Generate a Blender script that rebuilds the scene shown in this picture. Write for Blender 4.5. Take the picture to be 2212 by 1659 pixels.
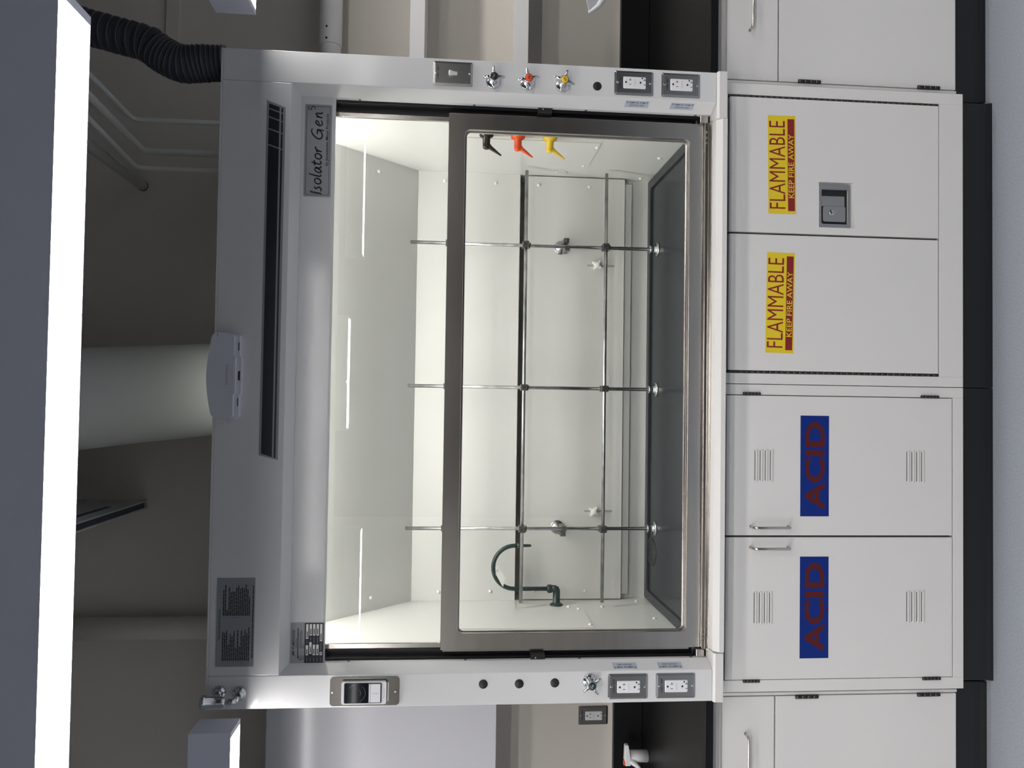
import bpy, bmesh, math, random
from mathutils import Vector, Matrix
random.seed(7)
S = bpy.context.scene
for o in list(bpy.data.objects): bpy.data.objects.remove(o)
COL = S.collection
PI = math.pi

# ------------------------------------------------------------------ camera (phone held sideways: rolled 90 degrees)
YAW, PITCH, ROLL = 0.0271, 0.0830, -0.0167
fw = Vector((math.sin(YAW)*math.cos(PITCH), math.cos(YAW)*math.cos(PITCH), -math.sin(PITCH)))
r0 = Vector((math.cos(YAW), -math.sin(YAW), 0)); d0 = fw.cross(r0)
rr = r0*math.cos(ROLL) + d0*math.sin(ROLL); dd = -r0*math.sin(ROLL) + d0*math.cos(ROLL)
cd = bpy.data.cameras.new('camera'); cam = bpy.data.objects.new('camera', cd); COL.objects.link(cam)
cam.matrix_world = Matrix(((dd.x, rr.x, -fw.x, -0.0714), (dd.y, rr.y, -fw.y, -2.2045), (dd.z, rr.z, -fw.z, 1.6978), (0, 0, 0, 1)))
cd.sensor_width = 36.0; cd.lens = 1679.416/2212*36.0; cd.clip_start = 0.02
S.camera = cam
# ------------------------------------------------------------------ world, view
w = bpy.data.worlds.new('world'); S.world = w; w.use_nodes = True
w.node_tree.nodes['Background'].inputs[0].default_value = (0.8, 0.9, 1, 1)
w.node_tree.nodes['Background'].inputs[1].default_value = 0.02
S.view_settings.view_transform = 'Standard'; S.view_settings.look = 'None'
S.view_settings.exposure = 0.0; S.view_settings.gamma = 1.0; S.view_settings.use_curve_mapping = False
S.cycles.max_bounces = 10; S.cycles.transparent_max_bounces = 16
LENS_POWER = 24.0      # radiance of the pendant lenses by the hood
ROOM_POWER = 64.0      # radiance of the lenses of the reflected pendants and the added unseen ones
HOOD_POWER = 20.5      # radiance of the lamp inside the hood
LEAK_POWER = 4.5  # radiance of the added slot that lights the duct

# ------------------------------------------------------------------ materials
M = {}
def mat(name, col, rough=0.5, metal=0.0, bump=0.0, bscale=200.0, stretch=None, spec=0.5, var=0.0, vscale=6.0, coat=0.0):
    m = bpy.data.materials.new(name); m.use_nodes = True; nt = m.node_tree; b = nt.nodes['Principled BSDF']
    b.inputs['Base Color'].default_value = (*col, 1); b.inputs['Roughness'].default_value = rough
    b.inputs['Metallic'].default_value = metal; b.inputs['Specular IOR Level'].default_value = spec
    b.inputs['Coat Weight'].default_value = coat
    if bump or var:
        tc = nt.nodes.new('ShaderNodeTexCoord'); mp = nt.nodes.new('ShaderNodeMapping')
        nt.links.new(tc.outputs['Object'], mp.inputs[0])
        if stretch: mp.inputs['Scale'].default_value = stretch
    if bump:
        n = nt.nodes.new('ShaderNodeTexNoise'); n.inputs['Scale'].default_value = bscale; n.inputs['Detail'].default_value = 2
        bp = nt.nodes.new('ShaderNodeBump'); bp.inputs['Strength'].default_value = bump; bp.inputs['Distance'].default_value = 0.001
        nt.links.new(mp.outputs[0], n.inputs['Vector']); nt.links.new(n.outputs[0], bp.inputs['Height'])
        nt.links.new(bp.outputs[0], b.inputs['Normal'])
    if var:
        n = nt.nodes.new('ShaderNodeTexNoise'); n.inputs['Scale'].default_value = vscale; n.inputs['Detail'].default_value = 4
        rp = nt.nodes.new('ShaderNodeValToRGB'); rp.color_ramp.elements[0].position = 0.3; rp.color_ramp.elements[1].position = 0.7
        rp.color_ramp.elements[0].color = (*[c*(1-var) for c in col], 1); rp.color_ramp.elements[1].color = (*[min(1, c*(1+var)) for c in col], 1)
        nt.links.new(mp.outputs[0], n.inputs['Vector']); nt.links.new(n.outputs[0], rp.inputs[0]); nt.links.new(rp.outputs[0], b.inputs['Base Color'])
    M[name] = m; return m
def emit(name, col, s):
    m = bpy.data.materials.new(name); m.use_nodes = True; nt = m.node_tree
    b = nt.nodes['Principled BSDF']; b.inputs['Base Color'].default_value = (0.8, 0.8, 0.8, 1)
    b.inputs['Emission Color'].default_value = (*col, 1); b.inputs['Emission Strength'].default_value = s
    M[name] = m; return m
mat('hood_paint', (0.69, 0.69, 0.70), 0.13, bump=0.10, bscale=260)
mat('cabinet_paint', (0.70, 0.69, 0.685), 0.38, bump=0.05, bscale=400)
mat('gloss_laminate', (0.48, 0.48, 0.51), 0.16)
mat('liner', (0.72, 0.72, 0.70), 0.30)
mat('white_plastic', (0.78, 0.78, 0.80), 0.35)
mat('cap_white', (0.90, 0.90, 0.84), 0.4)
mat('sensor_plastic', (0.62, 0.63, 0.70), 0.45)
mat('stainless', (0.56, 0.53, 0.50), 0.22, metal=1.0, bump=0.02, bscale=60, stretch=(1, 1, 8), var=0.05, vscale=4)
mat('gauge_steel', (0.10, 0.094, 0.088), 0.25, metal=1.0)
mat('plate_steel', (0.42, 0.42, 0.42), 0.25, metal=1.0, bump=0.03, bscale=120, stretch=(1, 1, 10))
mat('dark_steel', (0.20, 0.195, 0.19), 0.38, metal=1.0)
mat('hinge_steel', (0.075, 0.074, 0.073), 0.45, metal=1.0)
mat('chrome', (0.62, 0.63, 0.66), 0.07, metal=1.0)
mat('rod_metal', (0.50, 0.50, 0.50), 0.28, metal=1.0, var=0.25, vscale=30)
mat('track_black', (0.008, 0.008, 0.010), 0.4)
mat('black', (0.010, 0.010, 0.012), 0.45)
mat('shade_and_ring', (0.02, 0.02, 0.02), 0.8)  # painted shade of door gaps and louver slits, also the pipe ring
mat('epoxy', (0.005, 0.0055, 0.0065), 0.36, spec=0.22)
mat('hood_epoxy', (0.012, 0.015, 0.017), 0.22, spec=0.16)
mat('rubber_base', (0.006, 0.0075, 0.0095), 0.33)
mat('wall_paint', (0.70, 0.66, 0.60), 0.75, bump=0.05, bscale=150)
mat('ceiling_paint', (0.30, 0.30, 0.31), 0.9)
mat('dark_paint', (0.06, 0.06, 0.06), 0.8)
mat('front_paint', (0.09, 0.085, 0.08), 0.8)
mat('reflector_paint', (0.55, 0.54, 0.52), 0.8)
mat('room_paint', (0.5, 0.49, 0.48), 0.8)
mat('floor_vinyl', (0.30, 0.325, 0.365), 0.42, bump=0.05, bscale=90, var=0.10, vscale=160)
mat('lamp_housing', (0.70, 0.73, 0.84), 0.45)
mat('hose_fabric', (0.035, 0.037, 0.048), 0.6, bump=0.7, bscale=60)
mat('hose_wire', (0.12, 0.125, 0.14), 0.4)
mat('pipe_paint', (0.80, 0.80, 0.79), 0.45)
mat('duct_paint', (0.70, 0.71, 0.68), 0.4)
mat('strut_grey', (0.62, 0.63, 0.64), 0.45)
mat('slot_blue', (0.06, 0.075, 0.11), 0.5)
mat('yellow', (0.74, 0.56, 0.016), 0.45)
mat('sign_red', (0.23, 0.010, 0.013), 0.45)
mat('blue', (0.0015, 0.020, 0.19), 0.4, spec=0.25)
mat('acid_red', (0.090, 0.009, 0.010), 0.45, spec=0.25)
mat('orange', (0.80, 0.085, 0.012), 0.35)
mat('gas_yellow', (0.80, 0.54, 0.035), 0.35)
mat('brown', (0.022, 0.014, 0.012), 0.25)
mat('green', (0.006, 0.030, 0.026), 0.28)
mat('label_grey', (0.26, 0.28, 0.30), 0.5)
mat('silver_label', (0.30, 0.31, 0.335), 0.38, metal=0.0)
mat('tape_blue', (0.42, 0.46, 0.55), 0.4)
mat('slot_grey', (0.42, 0.42, 0.40), 0.5)
mat('spout_grey', (0.42, 0.42, 0.44), 0.4)
mat('ink', (0.012, 0.012, 0.015), 0.5)
mat('faint_ink', (0.22, 0.23, 0.25), 0.5)
mat('white_ink', (0.55, 0.55, 0.55), 0.5)
mat('navy', (0.010, 0.012, 0.020), 0.4)
mat('screen', (0.006, 0.008, 0.011), 0.06, spec=0.10)
mat('bezel_blue', (0.008, 0.012, 0.06), 0.3)
mat('paper', (0.80, 0.80, 0.77), 0.7)
mat('string', (0.35, 0.20, 0.14), 0.8)
emit('lens', (1.0, 0.975, 0.95), LENS_POWER)
emit('room_lens', (1.0, 0.975, 0.95), ROOM_POWER)
emit('hood_lens', (1.0, 0.985, 0.93), HOOD_POWER)
emit('leak', (0.97, 1.0, 0.90), LEAK_POWER)
g = bpy.data.materials.new('glass'); g.use_nodes = True; nt = g.node_tree
for n in list(nt.nodes): nt.nodes.remove(n)
out = nt.nodes.new('ShaderNodeOutputMaterial'); mx = nt.nodes.new('ShaderNodeMixShader')
tr = nt.nodes.new('ShaderNodeBsdfTransparent'); gl = nt.nodes.new('ShaderNodeBsdfGlossy'); lw = nt.nodes.new('ShaderNodeLayerWeight')
pw = nt.nodes.new('ShaderNodeMath'); pw.operation = 'POWER'; pw.inputs[1].default_value = 5
ml = nt.nodes.new('ShaderNodeMath'); ml.operation = 'MULTIPLY_ADD'; ml.inputs[1].default_value = 0.9; ml.inputs[2].default_value = 0.042
tr.inputs[0].default_value = (0.985, 0.99, 0.985, 1); gl.inputs['Roughness'].default_value = 0.0; gl.inputs[0].default_value = (1, 1, 1, 1)
nt.links.new(lw.outputs['Facing'], pw.inputs[0]); nt.links.new(pw.outputs[0], ml.inputs[0]); nt.links.new(ml.outputs[0], mx.inputs[0])
nt.links.new(tr.outputs[0], mx.inputs[1]); nt.links.new(gl.outputs[0], mx.inputs[2]); nt.links.new(mx.outputs[0], out.inputs[0])
M['glass'] = g

# ------------------------------------------------------------------ mesh builder
def perp(d):
    d = Vector(d).normalized(); a = Vector((0, 0, 1)) if abs(d.z) < 0.9 else Vector((1, 0, 0))
    u = d.cross(a).normalized(); return d, u, d.cross(u).normalized()
def rrect(x0, x1, z0, z1, r, n=6, corners=(1, 1, 1, 1)):      # rounded rectangle loop: BL, BR, TR, TL
    P = []
    for k, (cx, cz, a0) in enumerate(((x0, z0, PI), (x1, z0, 1.5*PI), (x1, z1, 0), (x0, z1, PI/2))):
        sx = 1 if k in (0, 3) else -1; sz = 1 if k in (0, 1) else -1; q = r*corners[k] if r*corners[k] > 0 else 1e-5
        for i in range(n+1):
            a = a0 + PI/2*i/n; P.append((cx+sx*q+q*math.cos(a), cz+sz*q+q*math.sin(a)))
    return P
TXT = {}
def text_mesh(s, off):
    key = (s, off)
    if key not in TXT:
        c = bpy.data.curves.new('tmp', 'FONT'); c.body = s; c.offset = off; c.resolution_u = 3; c.fill_mode = 'FRONT'
        o = bpy.data.objects.new('tmp', c); COL.objects.link(o)
        dg = bpy.context.evaluated_depsgraph_get(); e = o.evaluated_get(dg); me = e.to_mesh()
        V = [v.co.copy() for v in me.vertices]; F = [tuple(p.vertices) for p in me.polygons]
        e.to_mesh_clear(); bpy.data.objects.remove(o); bpy.data.curves.remove(c)
        TXT[key] = (V, F)
    return TXT[key]
def cap_h(off):
    V, F = text_mesh('H', off); return max(v.y for v in V)-min(v.y for v in V)
class MB:
    def __init__(s): s.v = []; s.f = []; s.m = []; s.s = []
    def add(s, V, F, m=0, smooth=False):
        b = len(s.v); s.v += [Vector(p) for p in V]
        for f in F: s.f.append([i+b for i in f]); s.m.append(m); s.s.append(smooth)
        return s
    def box(s, x0, x1, y0, y1, z0, z1, m=0):
        V = [(x, y, z) for x in (x0, x1) for y in (y0, y1) for z in (z0, z1)]
        return s.add(V, [(0, 1, 3, 2), (4, 6, 7, 5), (0, 4, 5, 1), (2, 3, 7, 6), (0, 2, 6, 4), (1, 5, 7, 3)], m)
    def prism(s, P, ax, a0, a1, m=0, smooth=False):
        n = len(P); mk = {'x': lambda p, a: (a, p[0], p[1]), 'y': lambda p, a: (p[0], a, p[1]), 'z': lambda p, a: (p[0], p[1], a)}[ax]
        s.add([mk(p, a0) for p in P]+[mk(p, a1) for p in P], [tuple(range(n)), tuple(range(2*n-1, n-1, -1))], m)
        b = len(s.v)-2*n
        for i in range(n):
            j = (i+1) % n; s.f.append([b+i, b+j, b+n+j, b+n+i]); s.m.append(m); s.s.append(smooth)
        return s
    def quad(s, a, b, c, d, m=0): return s.add([a, b, c, d], [(0, 1, 2, 3)], m)
    def plate(s, x0, x1, z0, z1, y, t, r=0.003, m=0, corners=(1, 1, 1, 1)):           # plate whose front is at y, thickness t behind it
        return s.prism(rrect(x0, x1, z0, z1, r, 5, corners), 'y', y, y+t, m)
    def dome_plate(s, x0, x1, z0, z1, y, t, b, r, m=0):     # plate with a sloping edge: back at y, front at y-t
        A = rrect(x0, x1, z0, z1, r, 4); B = rrect(x0+b, x1-b, z0+b, z1-b, max(r-b, .0005), 4); n = len(A)
        V = [(p[0], y, p[1]) for p in A]+[(p[0], y-t*0.35, p[1]) for p in A]+[(p[0], y-t, p[1]) for p in B]
        F = []
        for k in (0, n):
            for i in range(n): j = (i+1) % n; F.append((k+i, k+j, k+n+j, k+n+i))
        return s.add(V, F+[tuple(range(2*n, 3*n)), tuple(range(n-1, -1, -1))], m)
    def ring(s, A, B, y0, y1, m=0):                          # frame between outer loop A and inner loop B (same count)
        n = len(A); V = [(p[0], y, p[1]) for y in (y0, y1) for p in A+B]; F = []
        for i in range(n):
            j = (i+1) % n; q = 2*n
            F += [(i, j, n+j, n+i), (q+i, q+n+i, q+n+j, q+j), (i, q+i, q+j, j), (n+i, n+j, q+n+j, q+n+i)]
        return s.add(V, F, m)
    def tube(s, P, R, seg=16, m=0, cap=True, smooth=True):
        P = [Vector(p) for p in P]; n = len(P)
        if not isinstance(R, (list, tuple)): R = [R]*n
        d, u, v = perp(P[1]-P[0]); V = []
        for i in range(n):
            t = (P[min(i+1, n-1)]-P[max(i-1, 0)])
            if t.length > 1e-9:
                t.normalize(); ax = d.cross(t)
                if ax.length > 1e-7:
                    q = Matrix.Rotation(d.angle(t), 3, ax.normalized()); u = q @ u; v = q @ v; d = t
            for k in range(seg):
                a = 2*PI*k/seg; V.append(P[i]+(u*math.cos(a)+v*math.sin(a))*R[i])
        F = [(i*seg+k, i*seg+(k+1) % seg, (i+1)*seg+(k+1) % seg, (i+1)*seg+k) for i in range(n-1) for k in range(seg)]
        s.add(V, F, m, smooth); b = len(s.v)-len(V)
        if cap: s.f += [[b+k for k in range(seg)][::-1], [b+(n-1)*seg+k for k in range(seg)]]; s.m += [m, m]; s.s += [False, False]
        return s
    def lathe(s, o, d, prof, seg=24, m=0, sharp=True):        # profile of (distance along d, radius)
        o = Vector(o); d = Vector(d).normalized(); P = []; R = []
        for k, (h, r) in enumerate(prof):
            P.append(o+d*h); R.append(max(r, 1e-5))
        d_, u, v = perp(d); V = []
        for p, r in zip(P, R):
            for k in range(seg): a = 2*PI*k/seg; V.append(p+(u*math.cos(a)+v*math.sin(a))*r)
        n = len(P); F = [(i*seg+k, i*seg+(k+1) % seg, (i+1)*seg+(k+1) % seg, (i+1)*seg+k) for i in range(n-1) for k in range(seg)]
        s.add(V, F, m, True); b = len(s.v)-len(V)
        s.f += [[b+k for k in range(seg)][::-1], [b+(n-1)*seg+k for k in range(seg)]]; s.m += [m, m]; s.s += [False, False]
        return s
    def cyl(s, a, b, r, seg=20, m=0): return s.tube([a, b], r, seg, m)
    def text(s, st, o, right, up, h, m, width=None, bold=0.0, slant=0.0, align='l'):   # o = left end of the baseline
        V, F = text_mesh(st, bold); k = h/cap_h(bold); x0 = min(v.x for v in V); x1 = max(v.x for v in V)
        kx = k if width is None else width/(x1-x0)
        o = Vector(o); right = Vector(right).normalized(); up = Vector(up).normalized(); W = (x1-x0)*kx
        sh = -W/2 if align == 'c' else (-W if align == 'r' else 0)
        return s.add([o+right*((v.x-x0)*kx+sh+slant*v.y*k)+up*(v.y*k) for v in V], F, m)
    def ribbon(s, P, o, right, up, wd, m=0):                  # brush stroke through 2-D points
        Q = []; n = len(P)
        for i in range(n-1):
            p0, p1, p2, p3 = P[max(i-1, 0)], P[i], P[i+1], P[min(i+2, n-1)]
            for t in range(6):
                t /= 6.0
                Q.append(tuple(0.5*(2*p1[c]+(p2[c]-p0[c])*t+(2*p0[c]-5*p1[c]+4*p2[c]-p3[c])*t*t+(3*p1[c]-p0[c]-3*p2[c]+p3[c])*t**3) for c in (0, 1)))
        Q.append(P[-1]); o = Vector(o); right = Vector(right); up = Vector(up); V = []; L = len(Q)
        for i in range(L):
            a = Q[max(i-1, 0)]; b = Q[min(i+1, L-1)]; tx, tz = b[0]-a[0], b[1]-a[1]; q = math.hypot(tx, tz) or 1
            f = wd*(0.62+0.38*math.sin(PI*min(1, (i+1)/(L+1)))); nx, nz = -tz/q*f, tx/q*f
            for sg in (1, -1): V.append(o+right*(Q[i][0]+sg*nx)+up*(Q[i][1]+sg*nz))
        return s.add(V, [(2*i, 2*i+2, 2*i+3, 2*i+1) for i in range(L-1)], m)
    def build(s, name, mats, parent=None, bevel=0.0, label=None, autos=False):
        if isinstance(mats, str): mats = [mats]
        off = wloc(parent) if parent else Vector((0, 0, 0))
        me = bpy.data.meshes.new(name); me.from_pydata([tuple(p-off) for p in s.v], [], s.f)
        for k in mats: me.materials.append(M[k])
        for p, i, sm in zip(me.polygons, s.m, s.s): p.material_index = i; p.use_smooth = sm
        bm = bmesh.new(); bm.from_mesh(me); bmesh.ops.recalc_face_normals(bm, faces=bm.faces); bm.to_mesh(me); bm.free()
        o = bpy.data.objects.new(name, me); COL.objects.link(o)
        if parent: o.parent = parent
        if bevel:
            b = o.modifiers.new('edge', 'BEVEL'); b.width = bevel; b.segments = 2; b.limit_method = 'ANGLE'; b.angle_limit = math.radians(50)
        if label: o['label'] = label
        return o
def wloc(o):
    v = Vector((0, 0, 0))
    while o: v += o.location; o = o.parent
    return v
def thing(name, label, cat, loc, group=None):
    o = bpy.data.objects.new(name, None); COL.objects.link(o); o.location = loc; o.empty_display_size = 0.05
    o['label'] = label; o['category'] = cat
    if group: o['group'] = group
    return o
def tag(o, label, cat, group=None):
    o['label'] = label; o['category'] = cat
    if group: o['group'] = group
    return o
def struct(o): o['kind'] = 'structure'; return o
def dup(root, loc, label):
    r = root.copy(); COL.objects.link(r); r.location = loc; r['label'] = label
    for ch in list(root.children):
        c = ch.copy(); COL.objects.link(c); c.parent = r
        for gch in ch.children: d = gch.copy(); COL.objects.link(d); d.parent = c
    return r
X, Z, NX, NZ = (1, 0, 0), (0, 0, 1), (-1, 0, 0), (0, 0, -1)

# ------------------------------------------------------------------ room shell
struct(MB().box(-4.6, 4.6, -6.1, 0.9, -0.05, 0.0).build('floor', 'floor_vinyl'))
struct(MB().box(-4.6, 4.6, 0.80, 0.90, 0.0, 3.2).build('wall_back', 'wall_paint'))
struct(MB().box(-4.6, 4.6, -6.1, 0.9, 3.2, 3.3).build('ceiling', 'ceiling_paint'))
struct(MB().box(-4.7, -4.6, -6.1, 0.9, 0.0, 3.2).build('wall_left', 'room_paint'))
struct(MB().box(4.6, 4.7, -6.1, 0.9, 0.0, 3.2).build('wall_right', 'dark_paint'))
struct(MB().box(-1.3, 4.7, -6.2, -6.1, 0.0, 3.2, 0).box(-4.7, -1.3, -6.2, -6.1, 0.0, 3.2, 1).build('wall_front', ['front_paint', 'reflector_paint']))  # lighter left section added out of view to brighten the sash reflection

# ------------------------------------------------------------------ pendant lights
ZL, ZT = 2.225, 2.328
def pendant(x0, x1, y0, y1, label, ZL=ZL, ZT=ZT, lens='lens'):
    t = thing('pendant_light', label, 'pendant light', ((x0+x1)/2, (y0+y1)/2, ZL), 'linear pendant lights')
    b = 0.014; e = 0.0035
    m = MB().box(x0, x1, y0, y1, ZL+e, ZT).box(x0, x0+b, y0, y1, ZL, ZL+e).box(x1-b, x1, y0, y1, ZL, ZL+e)
    m.box(x0+b, x1-b, y0, y0+0.0015, ZL, ZL+e).box(x0+b, x1-b, y1-0.0015, y1, ZL, ZL+e)
    m.build('housing', 'lamp_housing', t)
    MB().box(x0+b, x1-b, y0+0.0015, y1-0.0015, ZL+e-0.002, ZL+e-0.0005).build('lens', lens, t, label='glowing white lens')
    for q in (0.15, 0.85):
        xx = x0+(x1-x0)*q; MB().cyl((xx, (y0+y1)/2, ZT), (xx, (y0+y1)/2, 3.2), 0.002, 8).build('suspension_cable', 'chrome', t)
    return t
pendant(-0.79, 0.512, -1.081, -0.981, 'long glowing pendant light hanging nearest, across the whole view above the hood', 2.25, 2.353)
pendant(-2.14, -0.920, -0.142, -0.048, 'pendant light cut off beside the chrome valve at the hood corner', 2.235, 2.340)
pendant(0.982, 2.20, -0.154, -0.060, 'pendant light showing only its end beside the dark flexible hose', 2.235, 2.340)
pendant(-0.221, 0.392, -1.838, -1.743, 'short pendant light seen only as the middle reflection in the hood glass', lens='room_lens')
pendant(0.817, 2.04, -2.416, -2.321, 'pendant light reflected as a thin line under the nameplate side of the glass', lens='room_lens')
pendant(-2.10, -0.859, -2.64, -2.545, 'pendant light reflected as thin broken dashes at the gauge side of the glass', lens='room_lens')
off = 'unseen pendant light added out of view to brighten the room'
for x0, x1, y in ((-2.45, -1.25, -1.84), (-3.7, -2.5, -1.13), (-3.9, -2.6, -2.64), (2.6, 3.8, -2.41), (2.6, 3.8, -1.13)):  # unseen pendants added beside the view for extra room brightness
    pendant(x0, x1, y, y+0.095, off, lens='room_lens')

# ------------------------------------------------------------------ fume hood
H = thing('fume_hood', 'large white fume hood with a steel framed glass sash over the acid and flammable cabinets', 'fume hood', (0, 0.4, 0.893))
for sg in (1, -1):
    P = [(0.9145*sg, 0.0), (0.825*sg, 0.0), (0.8055*sg, 0.045), (0.8055*sg, 0.060), (0.814*sg, 0.068), (0.814*sg, 0.12), (0.9145*sg, 0.12)]
    MB().prism(P, 'z', 0.9237, 2.335).build('side_post', 'hood_paint', H, 0.0015)
    MB().box(min(0.9145*sg, 0.9025*sg), max(0.9145*sg, 0.9025*sg), 0.12, 0.79, 0.9237, 2.335).build('side_panel', 'hood_paint', H)
MB().prism([(0.0, 2.335), (0.0, 2.147), (0.045, 2.127), (0.050, 2.127), (0.050, 2.150), (0.020, 2.160), (0.020, 2.335)], 'x', -0.8235, 0.8235).build('fascia_panel', 'hood_paint', H, 0.001)
MB().prism([(0.045, 2.127), (0.045, 2.036), (0.049, 2.031), (0.060, 2.031), (0.060, 2.127)], 'x', -0.8118, 0.8118).build('header_panel', 'hood_paint', H, 0.001)
MB().box(-0.9145, 0.9145, 0.0, 0.79, 2.335, 2.341).build('roof_panel', 'hood_paint', H)
# interior liner
hi = 0.7925
for sg in (1, -1):
    P = [(0.105, 0.925), (0.782, 0.925), (0.782, 1.82), (0.676, 1.8185), (0.41, 2.088), (0.105, 2.088)]
    MB().prism(P, 'x', hi*sg, (hi+0.008)*sg).build('side_liner', 'liner', H)
    y0, y1 = (0.292, 0.531) if sg > 0 else (0.311, 0.5275)
    MB().box(min(hi*sg, (hi-0.003)*sg), max(hi*sg, (hi-0.003)*sg), y0, y1, 1.2065, 1.66).build('access_panel', 'liner', H, 0.0008)
MB().box(-hi, hi, 0.706, 0.712, 0.925, 1.14).box(-hi, hi, 0.776, 0.782, 1.14, 1.83).box(-hi, hi, 0.706, 0.782, 1.134, 1.14).build('back_liner', 'liner', H)
MB().box(-hi, hi, 0.675, 0.681, 1.4370, 1.817).build('upper_baffle', 'liner', H, 0.0008)
bf = MB().box(-0.7885, 0.7885, 0.675, 0.681, 1.0395, 1.4195).build('lower_baffle', 'liner', H, 0.0008)
MB().box(-0.774, 0.774, 0.688, 0.694, 1.0095, 1.10).build('slide_baffle', 'liner', H, 0.0015)
MB().prism([(0.675, 1.8175), (0.41, 2.083), (0.414, 2.088), (0.681, 1.8195)], 'x', -hi, hi).build('sloped_baffle', 'liner', H)
m = MB().box(-hi, hi, 0.098, 0.104, 2.060, 2.325).box(-hi, hi, 0.412, 0.418, 2.089, 2.325).box(-hi, hi, 0.104, 0.412, 2.319, 2.325)
lamp = m.build('hood_lamp', 'liner', H)
MB().box(-0.66, 0.66, 0.125, 0.245, 2.296, 2.304).build('lamp_lens', 'hood_lens', lamp)
hs = MB().box(-0.36, 0.32, 0.100, 0.140, 2.342, 2.366); hs = hs.build('added_leak_box', 'lamp_housing', H)  # unseen box added to carry the slot that lights the duct
MB().box(-0.34, 0.30, 0.1405, 0.1425, 2.346, 2.366).build('added_leak_slot', 'leak', hs)  # glowing slot added to brighten duct and wall like lamp leak
# screw caps
def screw_cap(o, d, r=0.0062): MB().lathe(o, d, [(0, r), (0.002, r*0.98), (0.0038, r*0.8), (0.0052, r*0.45), (0.0056, 0)], 14).build('screw_cap', 'cap_white', H)
for x, z in ((.757, 1.7194), (.7556, 1.5298), (.7548, 1.3679), (.7551, 1.1762), (-.7587, 1.7177), (-.758, 1.5275), (-.7572, 1.368), (-.7599, 1.1756)):
    screw_cap((x, 0.675, z), (0, -1, 0))
for x, y, z in ((.7285, .3624, 2.0284), (.7444, .5419, 1.9058), (-.7332, .3635, 2.0276), (-.7468, .5425, 1.9054), (-.0002, .4591, 1.9624)):
    k = (y-0.41)/0.265; screw_cap((x, y, 2.083-k*0.2655), (0, -0.707, -0.707))
for sg, L in ((1, ((.329, 1.2140), (.5367, 1.2234), (.4191, .9778), (.6636, .9825))), (-1, ((.3404, 1.2160), (.5329, 1.2229), (.5763, 1.2519), (.573, 1.1316), (.4158, .9811), (.6496, .9865)))):
    for y, z in L: screw_cap(((hi-0.003 if (0.3 < y < 0.535 and z > 1.2066) else hi)*sg, y, z), (-sg, 0, 0), 0.0068)
MB().lathe((hi, 0.629, 1.2894), (-1, 0, 0), [(0, 0.022), (0.002, 0.022), (0.0025, 0.020)], 24).build('hole_cover', 'liner', H, label='flat round cover disc')
# star knobs on slots
for x, z in ((0.4576, 1.1462), (-0.463, 1.1477)):
    MB().plate(x-0.004, x+0.004, 1.0754, 1.1814, 0.6745, 0.001, 0.0039).build('slot', 'slot_grey', H)
    k = MB(); A = []
    for i in range(64):
        a = 2*PI*i/64+0.18; q = abs(math.cos(2*(a-PI/4-0.18))); rad = 0.0105+0.0105*q**5
        A.append((x+rad*math.cos(a), z+rad*math.sin(a)))
    k.prism(A, 'y', 0.655, 0.668, smooth=False).lathe((x, 0.6745, z), (0, -1, 0), [(0, 0.010), (0.006, 0.010), (0.0065, 0.008), (0.0225, 0.0085), (0.0225, 0.0)], 24)
    k.build('star_knob', 'cap_white', H, 0.001)
# sash tracks, upper pane, sash
for sg in (1, -1):
    t = MB()
    a, b = sorted((0.7845*sg, 0.8135*sg)); t.box(a, b, 0.094, 0.125, 0.955, 2.06)
    a, b = sorted((0.8010*sg, 0.8138*sg)); t.box(a, b, 0.070, 0.094, 0.955, 2.031)
    t.build('sash_track', 'track_black', H, 0.001)
    a, b = sorted((0.783*sg, 0.8055*sg)); MB().box(a, b, 0.052, 0.080, 0.930, 0.9545).build('track_end', 'stainless', H, 0.0015)
    for k, z in enumerate((1.964, 1.6329, 1.302, 0.970)):
        MB().lathe((0.8055*sg, 0.0525, z), (-sg, 0, 0), [(0, 0.004), (0.0015, 0.0038), (0.0024, 0.002), (0.0024, 0)], 12).build('post_screw', 'dark_steel', H)
    xo = 0.7905*sg; x1 = 0.8185*sg; a, b = sorted((xo, x1))
    s_ = MB().box(a, b, 0.050, 0.0935, 1.4025, 1.4445).build('sash_stop', 'black', H, 0.002)
    MB().lathe((0.801*sg, 0.0495, 1.4303), (0, -1, 0), [(0, 0.0032), (0.0015, 0.003), (0.0022, 0)], 12).build('stop_screw', 'plate_steel', s_)
up = MB().box(-0.7785, 0.7785, 0.108, 0.114, 1.668, 2.055).build('upper_window', 'glass', H, label='clear fixed glass pane above the sash')
for sg in (1, -1):
    P = [(0.7840*sg, 2.05), (0.7840*sg, 1.665), (0.762*sg, 1.665), (0.762*sg, 1.700), (0.770*sg, 1.712), (0.770*sg, 2.05)]
    MB().prism(P, 'y', 0.098, 0.107).build('pane_frame', 'stainless', up, 0.001)
sx0, sx1, sz0, sz1 = -0.7815, 0.7845, 0.9390, 1.7060
wx0, wx1, wz0, wz1 = -0.7317, 0.7338, 0.9890, 1.6516
sash = MB().ring(rrect(sx0, sx1, sz0, sz1, 0.002), rrect(-0.7340, 0.7370, 0.9820, 1.6570, 0.016), 0.066, 0.0825)
sash.ring(rrect(-0.740, 0.743, 0.976, 1.663, 0.017), rrect(wx0, wx1, wz0, wz1, 0.012), 0.0825, 0.0905)
for sg in (1, -1):
    a, b = sorted((0.7835*sg, 0.7905*sg)); sash.box(a, b, 0.078, 0.0935, 0.968, 1.700)
sash = sash.build('sash', 'stainless', H, 0.0015, 'brushed steel sash frame')
MB().box(wx0-0.004, wx1+0.004, 0.0845, 0.0885, wz0-0.004, wz1+0.004).build('sash_glass', 'glass', sash, label='clear glass pane')
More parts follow.
